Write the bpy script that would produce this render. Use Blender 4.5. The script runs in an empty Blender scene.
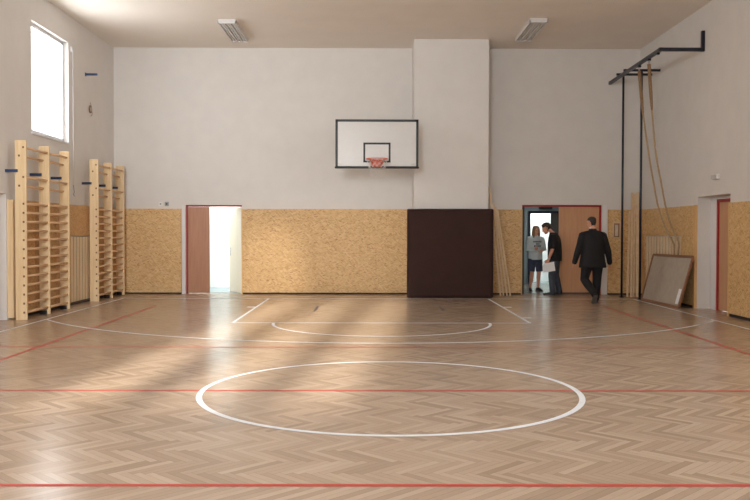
import bpy, bmesh, math, random
from mathutils import Vector as V, Matrix, noise
random.seed(7)
sc = bpy.context.scene
COL = sc.collection
PI = math.pi

# ------------------------------------------------------------------ helpers
def s2l(c):
    return tuple(((x / 255) / 12.92 if x / 255 <= .04045 else ((x / 255 + .055) / 1.055) ** 2.4) for x in c)

class MB:
    """collects shapes and links them as one mesh object"""
    def __init__(self): self.bm = bmesh.new()
    def box(self, x0, x1, y0, y1, z0, z1, bev=0):
        bm = bmesh.new()
        bmesh.ops.create_cube(bm, size=1)
        for v in bm.verts:
            v.co = V((x0 + (v.co.x + .5) * (x1 - x0), y0 + (v.co.y + .5) * (y1 - y0), z0 + (v.co.z + .5) * (z1 - z0)))
        if bev: bmesh.ops.bevel(bm, geom=bm.edges[:], offset=bev, segments=2, affect='EDGES', profile=.5)
        self.take(bm); return self
    def take(self, bm, M=None):
        if M is not None: bm.transform(M)
        me = bpy.data.meshes.new('t'); bm.to_mesh(me); bm.free()
        self.bm.from_mesh(me); bpy.data.meshes.remove(me); return self
    def obox(self, M, sx, sy, sz, bev=0):
        bm = bmesh.new(); bmesh.ops.create_cube(bm, size=1)
        for v in bm.verts: v.co = V((v.co.x * sx, v.co.y * sy, v.co.z * sz))
        if bev: bmesh.ops.bevel(bm, geom=bm.edges[:], offset=bev, segments=2, affect='EDGES', profile=.5)
        return self.take(bm, M)
    def bar(self, p, q, w, d, up=(0, 0, 1), bev=0):
        """rectangular bar from p to q, w along side, d along up"""
        p, q = V(p), V(q); y = (q - p).normalized(); u = V(up); x = y.cross(u).normalized(); z = x.cross(y)
        M = Matrix((x, y, z)).transposed().to_4x4(); M.translation = (p + q) / 2
        return self.obox(M, w, (q - p).length, d, bev)
    def loft(self, rings, closed=False):
        bm = self.bm; R = [[bm.verts.new(c) for c in r] for r in rings]; n = len(R[0])
        for a, b in zip(R, R[1:]):
            for i in range(n): bm.faces.new((a[i], a[(i + 1) % n], b[(i + 1) % n], b[i]))
        if closed:
            a, b = R[-1], R[0]
            for i in range(n): bm.faces.new((a[i], a[(i + 1) % n], b[(i + 1) % n], b[i]))
        else:
            bm.faces.new(R[0][::-1]); bm.faces.new(R[-1])
        return self
    def tube(self, pts, rad, n=10, round_ends=False, flat=1.0, side=None):
        pts = [V(p) for p in pts]
        rads = [rad] * len(pts) if not hasattr(rad, '__len__') else list(rad)
        if round_ends:
            d0 = (pts[0] - pts[1]).normalized(); d1 = (pts[-1] - pts[-2]).normalized()
            h = []; r0, r1 = rads[0], rads[-1]
            pre = [(pts[0] + d0 * r0 * math.sin(a), r0 * math.cos(a)) for a in (1.35, .9, .45)]
            post = [(pts[-1] + d1 * r1 * math.sin(a), r1 * math.cos(a)) for a in (.45, .9, 1.35)]
            pts = [p for p, _ in pre] + pts + [p for p, _ in post]
            rads = [r for _, r in pre] + rads + [r for _, r in post]
        rings = []; u = None
        for i, p in enumerate(pts):
            t = (pts[min(i + 1, len(pts) - 1)] - pts[max(i - 1, 0)]).normalized()
            if u is None:
                ref = V(side) if side else (V((0, 0, 1)) if abs(t.z) < .9 else V((1, 0, 0)))
                u = (ref - t * ref.dot(t)).normalized()
            else:
                u = (u - t * u.dot(t)).normalized()
            w = t.cross(u)
            rings.append([p + (u * math.cos(2 * PI * k / n) + w * math.sin(2 * PI * k / n) * flat) * rads[i] for k in range(n)])
        return self.loft(rings)
    def ball(self, c, rx, ry, rz, M=None, seg=14):
        bm = bmesh.new(); bmesh.ops.create_uvsphere(bm, u_segments=seg, v_segments=seg // 2 + 2, radius=1)
        for v in bm.verts: v.co = V((v.co.x * rx, v.co.y * ry, v.co.z * rz))
        T = Matrix.Translation(V(c))
        return self.take(bm, T @ M.to_4x4() if M is not None else T)
    def cyl(self, c, r, h, axis='z', n=16):
        c = V(c); d = {'x': V((1, 0, 0)), 'y': V((0, 1, 0)), 'z': V((0, 0, 1))}[axis] * h / 2
        return self.tube([c - d, c + d], r, n)
    def build(self, name, m, parent=None, smooth=False):
        bm = self.bm
        bmesh.ops.recalc_face_normals(bm, faces=bm.faces[:])
        me = bpy.data.meshes.new(name); bm.to_mesh(me); bm.free()
        if smooth:
            for p in me.polygons: p.use_smooth = True
        o = bpy.data.objects.new(name, me); COL.objects.link(o)
        if m: me.materials.append(m)
        if parent: o.parent = parent
        return o
    def grown(self, name, m, parent=None, voxel=.008, smooth_it=4):
        """fuse all shapes into one continuous skin"""
        bm = self.bm; bmesh.ops.recalc_face_normals(bm, faces=bm.faces[:])
        me = bpy.data.meshes.new('t'); bm.to_mesh(me); bm.free()
        o = bpy.data.objects.new('t', me); COL.objects.link(o)
        r = o.modifiers.new('r', 'REMESH'); r.mode = 'VOXEL'; r.voxel_size = voxel
        s = o.modifiers.new('s', 'SMOOTH'); s.iterations = smooth_it; s.factor = .5
        dg = bpy.context.evaluated_depsgraph_get()
        me2 = bpy.data.meshes.new_from_object(o.evaluated_get(dg)); me2.name = name
        bpy.data.objects.remove(o)
        for p in me2.polygons: p.use_smooth = True
        o = bpy.data.objects.new(name, me2); COL.objects.link(o); me2.materials.clear(); me2.materials.append(m)
        if parent: o.parent = parent
        return o

def tag(o, label=None, cat=None, group=None, kind=None):
    for k, v in (('label', label), ('category', cat), ('group', group), ('kind', kind)):
        if v: o[k] = v
    return o
def empty(name, loc=(0, 0, 0), rz=0, label=None, cat=None, group=None, kind=None):
    o = bpy.data.objects.new(name, None); COL.objects.link(o); o.location = loc; o.rotation_euler = (0, 0, rz)
    o.empty_display_size = .1
    return tag(o, label, cat, group, kind)
def copy_tree(o, parent=None):
    c = o.copy(); COL.objects.link(c)
    if parent: c.parent = parent
    for ch in list(o.children): copy_tree(ch, c)
    return c

# ------------------------------------------------------------------ materials
class NT:
    def __init__(self, name):
        self.m = bpy.data.materials.new(name); self.m.use_nodes = True
        self.t = self.m.node_tree; self.b = self.t.nodes['Principled BSDF']
    def n(self, typ, **kw):
        x = self.t.nodes.new(typ)
        for k, v in kw.items():
            if k in x.inputs.keys(): x.inputs[k].default_value = v
            else: setattr(x, k, v)
        return x
    def l(self, a, b): self.t.links.new(a, b)
    def math(self, op, a, b=None, c=None):
        x = self.t.nodes.new('ShaderNodeMath'); x.operation = op
        for i, v in enumerate((a, b, c)):
            if v is None: continue
            if isinstance(v, (int, float)): x.inputs[i].default_value = v
            else: self.l(v, x.inputs[i])
        return x.outputs[0]
    def mix(self, f, a, b, blend='MIX'):
        x = self.t.nodes.new('ShaderNodeMix'); x.data_type = 'RGBA'; x.blend_type = blend
        for i, v in ((0, f), (6, a), (7, b)):
            if isinstance(v, (int, float)): x.inputs[i].default_value = v
            elif isinstance(v, tuple): x.inputs[i].default_value = (*v, 1) if len(v) == 3 else v
            else: self.l(v, x.inputs[i])
        return x.outputs[2]
    def coords(self, scale=(1, 1, 1), kind='Object', rot=(0, 0, 0)):
        tc = self.n('ShaderNodeTexCoord'); mp = self.n('ShaderNodeMapping')
        mp.inputs['Scale'].default_value = scale; mp.inputs['Rotation'].default_value = rot
        self.l(tc.outputs[kind], mp.inputs['Vector']); return mp.outputs[0]
    def noise(self, vec, scale, detail=3, rough=.5):
        x = self.n('ShaderNodeTexNoise'); x.inputs['Scale'].default_value = scale
        x.inputs['Detail'].default_value = detail; x.inputs['Roughness'].default_value = rough
        if vec is not None: self.l(vec, x.inputs['Vector'])
        return x.outputs[0]
    def ramp(self, f, stops):
        x = self.n('ShaderNodeValToRGB'); e = x.color_ramp.elements
        while len(e) < len(stops): e.new(.5)
        for el, (p, c) in zip(e, stops): el.position = p; el.color = (*c, 1) if len(c) == 3 else c
        self.l(f, x.inputs[0]); return x.outputs[0]
    def color(self, c):
        if isinstance(c, tuple): self.b.inputs['Base Color'].default_value = (*c, 1)
        else: self.l(c, self.b.inputs['Base Color'])
    def bump(self, h, strength=.2, dist=.01):
        x = self.n('ShaderNodeBump'); x.inputs['Strength'].default_value = strength; x.inputs['Distance'].default_value = dist
        self.l(h, x.inputs['Height']); self.l(x.outputs[0], self.b.inputs['Normal'])
    def set(self, **kw):
        for k, v in kw.items(): self.b.inputs[k.replace('_', ' ')].default_value = v
        return self

def plain(name, rgb, rough=.5, metal=0, var=.12, scale=12, stretch=(1, 1, 1), bump=0):
    t = NT(name); c = s2l(rgb); v = t.coords(stretch); f = t.noise(v, scale, 4)
    lo = tuple(x * (1 - var) for x in c); hi = tuple(min(1, x * (1 + var)) for x in c)
    t.color(t.ramp(f, [(.3, lo), (.7, hi)])); t.set(Roughness=rough, Metallic=metal)
    if bump: t.bump(f, bump, .01)
    return t.m
def wood(name, rgb, dark, axis='z', rough=.45, scale=1.0):
    t = NT(name); k = 28 * scale
    st = {'x': (1.6, k, k), 'y': (k, 1.6, k), 'z': (k, k, 1.6)}[axis]
    v = t.coords(st); f = t.noise(v, 1, 5, .6); g = t.noise(t.coords(tuple(x * .22 for x in st)), 1, 2)
    c = t.ramp(f, [(.3, s2l(dark)), (.62, s2l(rgb))])
    t.color(t.mix(t.math('MULTIPLY', g, .5), c, tuple(x * .8 for x in s2l(rgb)))); t.set(Roughness=rough)
    return t.m

M = {}
M['plaster'] = plain('white_plaster', (217, 213, 208), .85, var=.025, scale=2.5, bump=.04)
M['ceiling'] = plain('ceiling_plaster', (234, 226, 216), .9, var=.02, scale=1.5)
M['reveal'] = plain('reveal_plaster', (222, 219, 218), .85, var=.02, scale=4)
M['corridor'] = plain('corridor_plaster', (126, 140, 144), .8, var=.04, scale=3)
M['bright'] = plain('bright_room_plaster', (240, 242, 240), .8, var=.01)
M['tiles'] = plain('pale_grey_floor', (138, 154, 160), .25, var=.05, scale=3)
M['pine'] = wood('pine', (235, 209, 166), (218, 183, 135), 'z')
M['pine_slats'] = wood('pine_slats', (236, 214, 180), (214, 184, 142), 'z', .5, 1.3)
M['pine_edge'] = wood('pine_edge', (226, 186, 128), (200, 156, 98), 'z', .5)
M['lath'] = wood('lath', (228, 202, 166), (206, 172, 130), 'z', .55)
M['beech'] = wood('beech', (222, 182, 140), (200, 158, 114), 'y', .4)
M['rung_end'] = plain('rung_end', (120, 78, 48), .5)
M['door_wood'] = wood('beech_door', (206, 156, 116), (192, 142, 104), 'z', .35, .8)
M['door_brown'] = wood('brown_beech_door', (184, 132, 100), (170, 118, 88), 'z', .35, .8)
M['door_cream'] = plain('cream_door', (238, 232, 214), .4, var=.02)
M['red'] = plain('red_paint', (176, 44, 40), .35, var=.04)
M['redframe'] = plain('red_frame', (158, 34, 36), .4, var=.05)
M['darkshade'] = plain('dark_shade', (62, 46, 42), .5)  # shadow tone for door frame and door gap; also the slat backing
M['blueblack'] = plain('blue_black_steel', (34, 40, 54), .35, .3, var=.08)
M['bluesteel'] = plain('dark_blue_paint', (44, 64, 98), .35, .2, var=.08)
M['black'] = plain('black_paint', (15, 15, 17), .45, var=.1)
M['boardwhite'] = plain('board_white', (199, 196, 191), .3, var=.012)
M['orange'] = plain('orange_paint', (206, 88, 52), .35, var=.06)
M['net'] = plain('net_cord', (212, 206, 200), .8)
M['corner'] = plain('faint_grey_print', (188, 184, 178), .4)
M['gap'] = plain('shadow_gap', (52, 40, 32), .9)
M['steel'] = plain('brushed_steel', (178, 178, 178), .3, .9, var=.06)
M['white_plastic'] = plain('white_plastic', (228, 226, 222), .35, var=.02)
M['grey_plastic'] = plain('grey_plastic', (150, 150, 150), .4, var=.04)
M['lampwhite'] = plain('lamp_enamel', (220, 218, 216), .35, var=.015)
M['lampin'] = plain('lamp_reflector', (205, 203, 200), .3, .0, var=.03)
M['tube'] = plain('fluorescent_glass', (226, 226, 224), .3, var=.01)
M['rope'] = plain('hemp_rope', (166, 142, 108), .85, var=.25, scale=60, bump=.4)
M['rope_dark'] = plain('rope_whipping', (142, 114, 84), .85, var=.3, scale=70, bump=.4)
M['frame_wood'] = wood('brown_frame', (150, 106, 76), (120, 80, 56), 'y', .45)
M['greyboard'] = plain('grey_board', (176, 164, 148), .7, var=.06, scale=9, stretch=(1, 1, 1))
M['paper'] = plain('paper', (240, 240, 240), .6, var=.01)
M['black_shoe'] = plain('black_shoe', (26, 25, 27), .35)
M['sole'] = plain('shoe_sole', (96, 92, 90), .7)
M['suit'] = plain('black_suit', (20, 19, 22), .85, var=.2, scale=18, bump=.25)
M['tee'] = plain('black_cotton', (24, 24, 27), .9, var=.2, scale=14, bump=.25)
M['denim'] = plain('dark_denim', (64, 70, 82), .85, var=.2, scale=16, bump=.2)
M['navy'] = plain('navy_cotton', (56, 62, 82), .85, var=.15, scale=16, bump=.2)
M['hoodie'] = plain('grey_jersey', (196, 206, 206), .9, var=.06, scale=10, bump=.25)
M['print'] = plain('dark_print', (58, 64, 74), .8)
M['skin'] = plain('skin', (206, 150, 124), .5, var=.05)
M['hair_dark'] = plain('dark_hair', (44, 34, 28), .55, var=.3, scale=60)
M['hair_blond'] = plain('dark_blond_hair', (150, 116, 80), .55, var=.25, scale=50, stretch=(1, 1, .2))
M['shirt'] = plain('white_shirt', (225, 225, 228), .7)
M['eye'] = plain('eye', (30, 24, 22), .2)
M['lip'] = plain('lips', (170, 100, 90), .5)
M['tape'] = plain('dark_tape', (92, 82, 76), .5)
M['winframe'] = plain('window_frame_white', (226, 228, 232), .35, var=.01)
M['sign'] = plain('dark_green_sign', (24, 36, 32), .4)
M['wire'] = plain('brown_wire', (120, 80, 56), .5)

# painted court lines (slightly worn paint)
def paint(name, rgb, base=(150, 116, 90)):
    t = NT(name); f = t.noise(t.coords((1, 1, 1)), 5, 6, .65)
    t.color(t.ramp(f, [(.26, tuple(.75 * a + .25 * b for a, b in zip(s2l(rgb), s2l(base)))), (.44, s2l(rgb))]))
    t.set(Roughness=.5, Specular_IOR_Level=.3); return t.m
M['line_white'] = paint('white_line_paint', (222, 226, 230))
M['line_red'] = paint('red_line_paint', (182, 68, 58))

# mat fabric
t = NT('dark_brown_vinyl'); v = t.coords((1, 1, 1)); f = t.noise(v, 3, 5); g = t.noise(v, 160, 2)
t.color(t.mix(f, s2l((54, 36, 33)), s2l((62, 43, 39)))); t.set(Roughness=.85, Specular_IOR_Level=.2)
t.bump(t.math('ADD', f, t.math('MULTIPLY', g, .15)), .35, .05); M['vinyl'] = t.m

# OSB: layers of short stretched flakes
def osb(name, horiz, pal=None):
    t = NT(name)
    tc = t.n('ShaderNodeTexCoord'); sep = t.n('ShaderNodeSeparateXYZ'); t.l(tc.outputs['Object'], sep.inputs[0])
    com = t.n('ShaderNodeCombineXYZ'); t.l(sep.outputs[horiz], com.inputs[0]); t.l(sep.outputs[2], com.inputs[1])
    wob = t.n('ShaderNodeTexNoise'); wob.inputs['Scale'].default_value = 6; t.l(com.outputs[0], wob.inputs['Vector'])
    def layer(angle, sx, sy, off):
        mp = t.n('ShaderNodeMapping'); mp.inputs['Rotation'].default_value = (0, 0, angle)
        mp.inputs['Location'].default_value = (off, off * .7, 0)
        m2 = t.n('ShaderNodeMapping'); m2.inputs['Scale'].default_value = (sx, sy, 1)
        t.l(com.outputs[0], mp.inputs[0]); t.l(mp.outputs[0], m2.inputs[0])
        vo = t.n('ShaderNodeTexVoronoi'); vo.voronoi_dimensions = '2D'; vo.inputs['Scale'].default_value = 1
        t.l(m2.outputs[0], vo.inputs['Vector'])
        s = t.n('ShaderNodeSeparateColor'); t.l(vo.outputs['Color'], s.inputs[0])
        return s.outputs
    pal = pal or [(.0, s2l((184, 142, 90))), (.3, s2l((203, 164, 111))), (.62, s2l((211, 174, 122))), (1, s2l((224, 192, 142)))]
    a = layer(.15, 14, 60, 0); b = layer(-.5, 13, 54, 3.3); c = layer(.75, 15, 56, 7.1); d = layer(-.1, 22, 75, 11.7)
    col = t.ramp(a[0], pal)
    col = t.mix(t.math('GREATER_THAN', b[1], .5), col, t.ramp(b[0], pal))
    col = t.mix(t.math('GREATER_THAN', c[1], .66), col, t.ramp(c[0], pal))
    col = t.mix(t.math('GREATER_THAN', d[1], .972), col, s2l((160, 114, 70)))
    big = t.noise(com.outputs[0], 1.3, 2)
    col = t.mix(t.math('MULTIPLY', big, .35), col, s2l((214, 175, 118)))
    t.color(col); t.set(Roughness=.55); t.bump(a[0], .15, .004)
    return t.m
M['osb_back'] = osb('osb_back', 0); M['osb_side'] = osb('osb_side', 1); M['osb_bars_shaded'] = osb('osb_bars_shaded', 1, [(.0, s2l((176, 126, 76))), (.3, s2l((190, 143, 90))), (.62, s2l((198, 153, 100))), (1, s2l((206, 164, 112)))])  # bars variant is darkened: shade behind the wall bars put into its colour

# herringbone parquet
def parquet():
    t = NT('herringbone_oak_parquet'); W = .056; n = 7
    uv = t.coords((1 / W, 1 / W, 1), 'Object', (0, 0, PI / 4))
    sep = t.n('ShaderNodeSeparateXYZ'); t.l(uv, sep.inputs[0]); x, y = sep.outputs[0], sep.outputs[1]
    i = t.math('FLOOR', x); j = t.math('FLOOR', y)
    tt = t.math('FLOORED_MODULO', t.math('SUBTRACT', i, j), 2 * n)
    hor = t.math('LESS_THAN', tt, n - .5)
    si = t.math('SUBTRACT', i, t.math('MULTIPLY', hor, tt))
    sj = t.math('SUBTRACT', j, t.math('MULTIPLY', t.math('SUBTRACT', 1, hor), t.math('SUBTRACT', 2 * n - 1, tt)))
    idv = t.n('ShaderNodeCombineXYZ'); t.l(si, idv.inputs[0]); t.l(sj, idv.inputs[1]); t.l(hor, idv.inputs[2])
    wn = t.n('ShaderNodeTexWhiteNoise'); t.l(idv.outputs[0], wn.inputs['Vector'])
    # local along / across coordinates
    lx = t.math('SUBTRACT', x, si); ly = t.math('SUBTRACT', y, sj)
    def sel(a, b): return t.math('ADD', t.math('MULTIPLY', hor, a), t.math('MULTIPLY', t.math('SUBTRACT', 1, hor), b))
    along = sel(lx, ly); across = sel(ly, lx)
    gv = t.n('ShaderNodeCombineXYZ'); t.l(t.math('MULTIPLY', along, .5), gv.inputs[0]); t.l(t.math('MULTIPLY', across, 5), gv.inputs[1])
    t.l(t.math('MULTIPLY', wn.outputs['Value'], 60), gv.inputs[2])
    g = t.noise(gv.outputs[0], 1, 4, .6)
    c = t.ramp(wn.outputs['Value'], [(0, s2l((150, 130, 110))), (.25, s2l((168, 147, 126))), (.6, s2l((180, 160, 139))), (1, s2l((196, 177, 156)))])
    c = t.mix(t.math('MULTIPLY', t.math('SUBTRACT', 1, g), .5), c, s2l((138, 113, 88)))
    # dark joints
    def edge(v, lo, hi): return t.math('MAXIMUM', t.math('LESS_THAN', v, lo), t.math('GREATER_THAN', v, hi))
    gap = t.math('MAXIMUM', edge(across, .025, .975), edge(along, .03, n - .03))
    c = t.mix(t.math('MULTIPLY', gap, .5), c, s2l((84, 56, 40)))
    c2 = t.mix(t.math('MULTIPLY', t.noise(t.coords((1, 1, 1)), .35, 3), .4), c, s2l((172, 148, 126)))
    t.color(c2)
    t.set(Roughness=.24)
    t.bump(t.math('ADD', t.math('MULTIPLY', wn.outputs['Value'], .5), t.math('MULTIPLY', t.noise(t.coords((1, 1, 1)), 2.2, 2), 1.5)), .05, .004)
    t.set(IOR=1.41); return t.m
M['parquet'] = parquet()

# thin window glass
def glass():
    t = NT('window_glass'); nt = t.t; nt.nodes.remove(t.b)
    tr = t.n('ShaderNodeBsdfTransparent'); gl = t.n('ShaderNodeBsdfGlossy'); gl.inputs['Roughness'].default_value = .02
    fr = t.n('ShaderNodeLayerWeight'); fr.inputs[0].default_value = .5
    ff = t.math('MULTIPLY_ADD', t.math('POWER', fr.outputs['Facing'], 5), .4, .03)
    mx = t.n('ShaderNodeMixShader'); t.l(ff, mx.inputs[0]); t.l(tr.outputs[0], mx.inputs[1]); t.l(gl.outputs[0], mx.inputs[2])
    t.l(mx.outputs[0], nt.nodes['Material Output'].inputs[0]); return t.m
M['glass'] = glass()

# ------------------------------------------------------------------ room shell
XL, XR, YB, YF, H = -6.32, 6.255, 12.35, -12.4, 5.875
XCL, XCR = -6.28, 6.29      # reference planes of the cladding
WT = .42
def S(o): o['kind'] = 'structure'; return o
def wall(name, axis, pos, a0, a1, z0, z1, holes, thick, m):
    """wall in plane axis=pos, running a0..a1, thick away from the room, with rectangular through holes"""
    As = sorted({a0, a1, *[h[k] for h in holes for k in (0, 1)]}); Zs = sorted({z0, z1, *[h[k] for h in holes for k in (2, 3)]})
    def solid(i, k):
        if i < 0 or k < 0 or i >= len(As) - 1 or k >= len(Zs) - 1: return False
        a = (As[i] + As[i + 1]) / 2; z = (Zs[k] + Zs[k + 1]) / 2
        return not any(h[0] < a < h[1] and h[2] < z < h[3] for h in holes)
    def P(a, z, t):
        return (pos + t, a, z) if axis == 'x' else (a, pos + t, z)
    mb = MB(); bm = mb.bm
    def q(*ps): bm.faces.new([bm.verts.new(p) for p in ps])
    for i in range(len(As) - 1):
        for k in range(len(Zs) - 1):
            if not solid(i, k): continue
            a, b, c, d = As[i], As[i + 1], Zs[k], Zs[k + 1]
            q(P(a, c, 0), P(b, c, 0), P(b, d, 0), P(a, d, 0)); q(P(a, c, thick), P(b, c, thick), P(b, d, thick), P(a, d, thick))
            if not solid(i - 1, k): q(P(a, c, 0), P(a, d, 0), P(a, d, thick), P(a, c, thick))
            if not solid(i + 1, k): q(P(b, c, 0), P(b, d, 0), P(b, d, thick), P(b, c, thick))
            if not solid(i, k - 1): q(P(a, c, 0), P(b, c, 0), P(b, c, thick), P(a, c, thick))
            if not solid(i, k + 1): q(P(a, d, 0), P(b, d, 0), P(b, d, thick), P(a, d, thick))
    bmesh.ops.remove_doubles(bm, verts=bm.verts[:], dist=.0005)
    return S(mb.build(name, m))

WZ0, WZ1 = 3.29, 5.32
fill_win_right = [(c - .94, c + .94) for c in (1.0, -2.4, -5.8, -9.2)]  # unseen windows, added to brighten the opposite wall
win_spans = [(7.42, 9.31)] + [(c - .94, c + .94) for c in (3.6, 0.2, -3.2, -6.6, -10.0)]
nicheL = (5.1, 6.31); nicheR = (7.16, 8.67)
DL = (-4.71, -3.27); DR = (3.45, 5.49)
sun_win = [(-4.25, -3.45), (-3.15, -2.35), (-2.05, -1.3)]
SZ0, SZ1 = 2.65, 5.4

floor = MB().box(-7.2, 7.2, YF - .4, 16.9, -.2, 0).build('floor', M['parquet']); S(floor)
ceiling = S(MB().box(-6.9, 6.9, YF - .4, YB + .4, H, H + .25).build('ceiling', M['ceiling']))
wall('wall_left', 'x', XL, YF - .4, YB + .4, 0, H, [(a, b, WZ0, WZ1) for a, b in win_spans] + [(*nicheL, 0, 2.13)], -WT, M['plaster'])
wall('wall_right', 'x', XR, YF - .4, YB + .4, 0, H, [(*nicheR, 0, 2.2)] + [(a, b, WZ0, WZ1) for a, b in fill_win_right], WT, M['plaster'])
wall('wall_back', 'y', YB, XL, XR, 0, H, [(*DL, 0, 2.13), (*DR, 0, 2.15)], .36, M['plaster'])
wall('wall_front', 'y', YF, XL, XR, 0, H, [(a, b, SZ0, SZ1) for a, b in sun_win], -.4, M['plaster'])
S(MB().box(.8, 2.5, 11.36, YB + .01, 0, H).build('wall_pilaster', M['plaster']))

# rooms behind the two doorways
S(MB().box(-5.6, -1.9, YB + .37, 16.9, -.001, .004).build('floor_side_room', M['tiles']))
S(wall('wall_side_room_end', 'y', 14.6, -5.6, -1.9, 0, 2.9, [], .1, M['bright']))
S(wall('wall_side_room_west', 'x', -5.5, YB + .36, 14.7, 0, 2.9, [], -.1, M['bright']))
S(wall('wall_side_room_east', 'x', -2.0, YB + .36, 14.7, 0, 2.9, [], .1, M['bright']))
S(MB().box(-5.6, -1.9, YB + .36, 14.7, 2.8, 2.95).build('ceiling_side_room', M['bright']))
S(MB().box(2.6, 6.6, YB + .37, 16.9, -.001, .004).build('floor_corridor', plain('corridor_floor', (132, 128, 122), .2, var=.05, scale=3)))
FD = (4.42, 5.32)
S(wall('wall_corridor_end', 'y', 16.5, 2.6, 6.6, 0, 2.9, [(FD[0], FD[1], 0, 2.06)], .12, M['corridor']))
S(wall('wall_corridor_west', 'x', 2.7, YB + .36, 16.6, 0, 2.9, [], -.1, M['corridor']))
S(wall('wall_corridor_east', 'x', 6.5, YB + .36, 16.6, 0, 2.9, [], .1, M['corridor']))
S(MB().box(2.6, 6.6, YB + .36, 16.62, 2.8, 2.95).build('ceiling_corridor', M['corridor']))

# windows of the window wall, added ones opposite, and those behind the camera
def window(name, a0, a1, z0, z1, axis, pos, out):
    w = empty(name, (0, 0, 0)); S(w)
    P = (lambda a, t, z: (pos + t * out, a, z)) if axis == 'x' else (lambda a, t, z: (a, pos + t * out, z))
    def bx(mb, a, b, t0, t1, c, d):
        p, q = P(a, t0, c), P(b, t1, d)
        mb.box(min(p[0], q[0]), max(p[0], q[0]), min(p[1], q[1]), max(p[1], q[1]), c, d)
    fr = MB(); f = .035
    bx(fr, a0, a1, .1, .17, z0, z0 + f); bx(fr, a0, a1, .1, .17, z1 - f, z1)
    bx(fr, a0, a0 + f, .1, .17, z0, z1); bx(fr, a1 - f, a1, .1, .17, z0, z1)
    fr.build('window_frame', M['winframe'], w)
    sa = MB(); g = a0 + f + .02; h = a1 - f - .02; s = .035
    bx(sa, g, h, .085, .15, z0 + f, z0 + f + s); bx(sa, g, h, .085, .15, z1 - f - s, z1 - f)
    bx(sa, g, g + s, .085, .15, z0 + f, z1 - f); bx(sa, h - s, h, .085, .15, z0 + f, z1 - f)
    sa.build('sash', M['winframe'], w)
    gl = MB(); bx(gl, g + s, h - s, .115, .121, z0 + f + s, z1 - f - s); gl.build('pane', M['glass'], w)
    if axis == 'x':
        si = MB(); bx(si, a0 - .02, a1 + .02, -.03, .1, z0 - .03, z0 - .002); si.build('window_sill', M['winframe'], w)
    return w
for k, (a, b) in enumerate(win_spans): window(f'window_{k + 1}', a, b, WZ0, WZ1, 'x', XL, -1)
for k, (a, b) in enumerate(fill_win_right): window(f'window_{k + 20}', a, b, WZ0, WZ1, 'x', XR, 1)  # added windows out of view
for k, (a, b) in enumerate(sun_win): window(f'window_{k + 10}', a, b, SZ0, SZ1, 'y', YF, -1)

# ------------------------------------------------------------------ OSB cladding (trim) with dark strip for the shadow gap below
OT = 2.035
def clad_back(name, x0, x1, label, z0=.036):
    o = MB().box(x0, x1, YB - .075, YB - .001, z0, OT).build(name, M['osb_back']); S(o); o['label'] = label
    return o
clad_back('trim_1', XL + .001, DL[0] - .005, 'orange-tan chipboard cladding in the corner by the wall bars and outlets')
clad_back('trim_2', DL[1] + .03, .795, 'long chipboard cladding under the basketball backboard')
clad_back('trim_3', 2.505, DR[0] - .03, 'narrow chipboard cladding behind the leaning laths')
clad_back('trim_4', DR[1] + .02, XR - .001, 'chipboard cladding beside the doorway with the small wooden wall box')
def clad_side(name, x0, x1, spans, label, mat='osb_side'):
    mb = MB()
    for a, b, z0, z1 in spans: mb.box(min(x0, x1), max(x0, x1), a, b, z0, z1)
    o = mb.build(name, M[mat]); S(o); o['label'] = label; return o
cg = .004
clad_side('trim_5', XL + .001, XCL + .062, [(6.62, 7.30 - cg, .05, OT), (7.30 + .02, 8.28, .05, OT), (8.30, 9.10, .05, OT), (9.10, 10.53, 1.40, OT), (10.53, 11.0, .05, OT), (11.02, YB - .076, .05, OT)], 'chipboard cladding behind the pine wall bars', 'osb_bars_shaded')
clad_side('trim_6', XR - .001, XCR - .07, [(8.76, 9.44, .05, OT), (9.44, 11.74, 1.42, OT), (11.74, YB - .076, .05, OT)], 'chipboard cladding around the slatted cover behind the ropes')
clad_side('trim_7', XR - .001, XCR - .07, [(YF + .02, nicheR[0] - .04, .06, OT)], 'chipboard cladding beyond the red framed side door')
S(MB().box(XL + .001, XCL + .064, YF + .02, nicheL[0] - .03, .05, OT).build('trim_8', M['osb_side']))
# dark strips standing in for the shadow in the gap under the cladding
for nm, x0, x1 in (('shadow_strip_back', XL + .001, DL[0] - .005), ('shadow_strip_back', DL[1] + .03, .795), ('shadow_strip_back', 2.505, DR[0] - .03), ('shadow_strip_back', DR[1] + .02, XR - .001)):
    S(MB().box(x0, x1, YB - .055, YB - .001, .0005, .035).build(nm, M['gap']))
for nm, x0, x1, y0, y1 in (('shadow_strip_left', XL + .001, XCL + .045, 6.62, YB - .08), ('shadow_strip_right', XCR - .05, XR - .001, 8.76, YB - .08), ('shadow_strip_right', XCR - .05, XR - .001, YF + .02, nicheR[0] - .045)):
    S(MB().box(x0, x1, y0, y1, .0005, .049).build(nm, M['gap']))
# pine edging posts at the ends of the cladding
S(MB().box(XCR - .075, XR - .001, nicheR[0] - .04, nicheR[0] - .003, .0, OT + .005).build('trim_9', M['pine_edge']))
S(MB().box(XCR - .09, XR - .001, nicheR[1] + .01, nicheR[1] + .075, 0, OT + .005).build('trim_10', M['pine_edge']))
S(MB().box(XL + .001, XCL + .062, 6.345, 6.45, .03, OT).box(XL + .001, XCL + .066, 6.52, 6.60, .0, OT - .03).build('trim_11', M['pine']))
S(MB().box(DR[0] - .03, DR[0] - .004, YB - .078, YB - .001, .0, OT + .005).build('trim_12', M['pine_edge']))
S(MB().box(DL[1] + .004, DL[1] + .03, YB - .078, YB - .001, .0, OT + .005).build('trim_13', M['pine_edge']))

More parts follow.
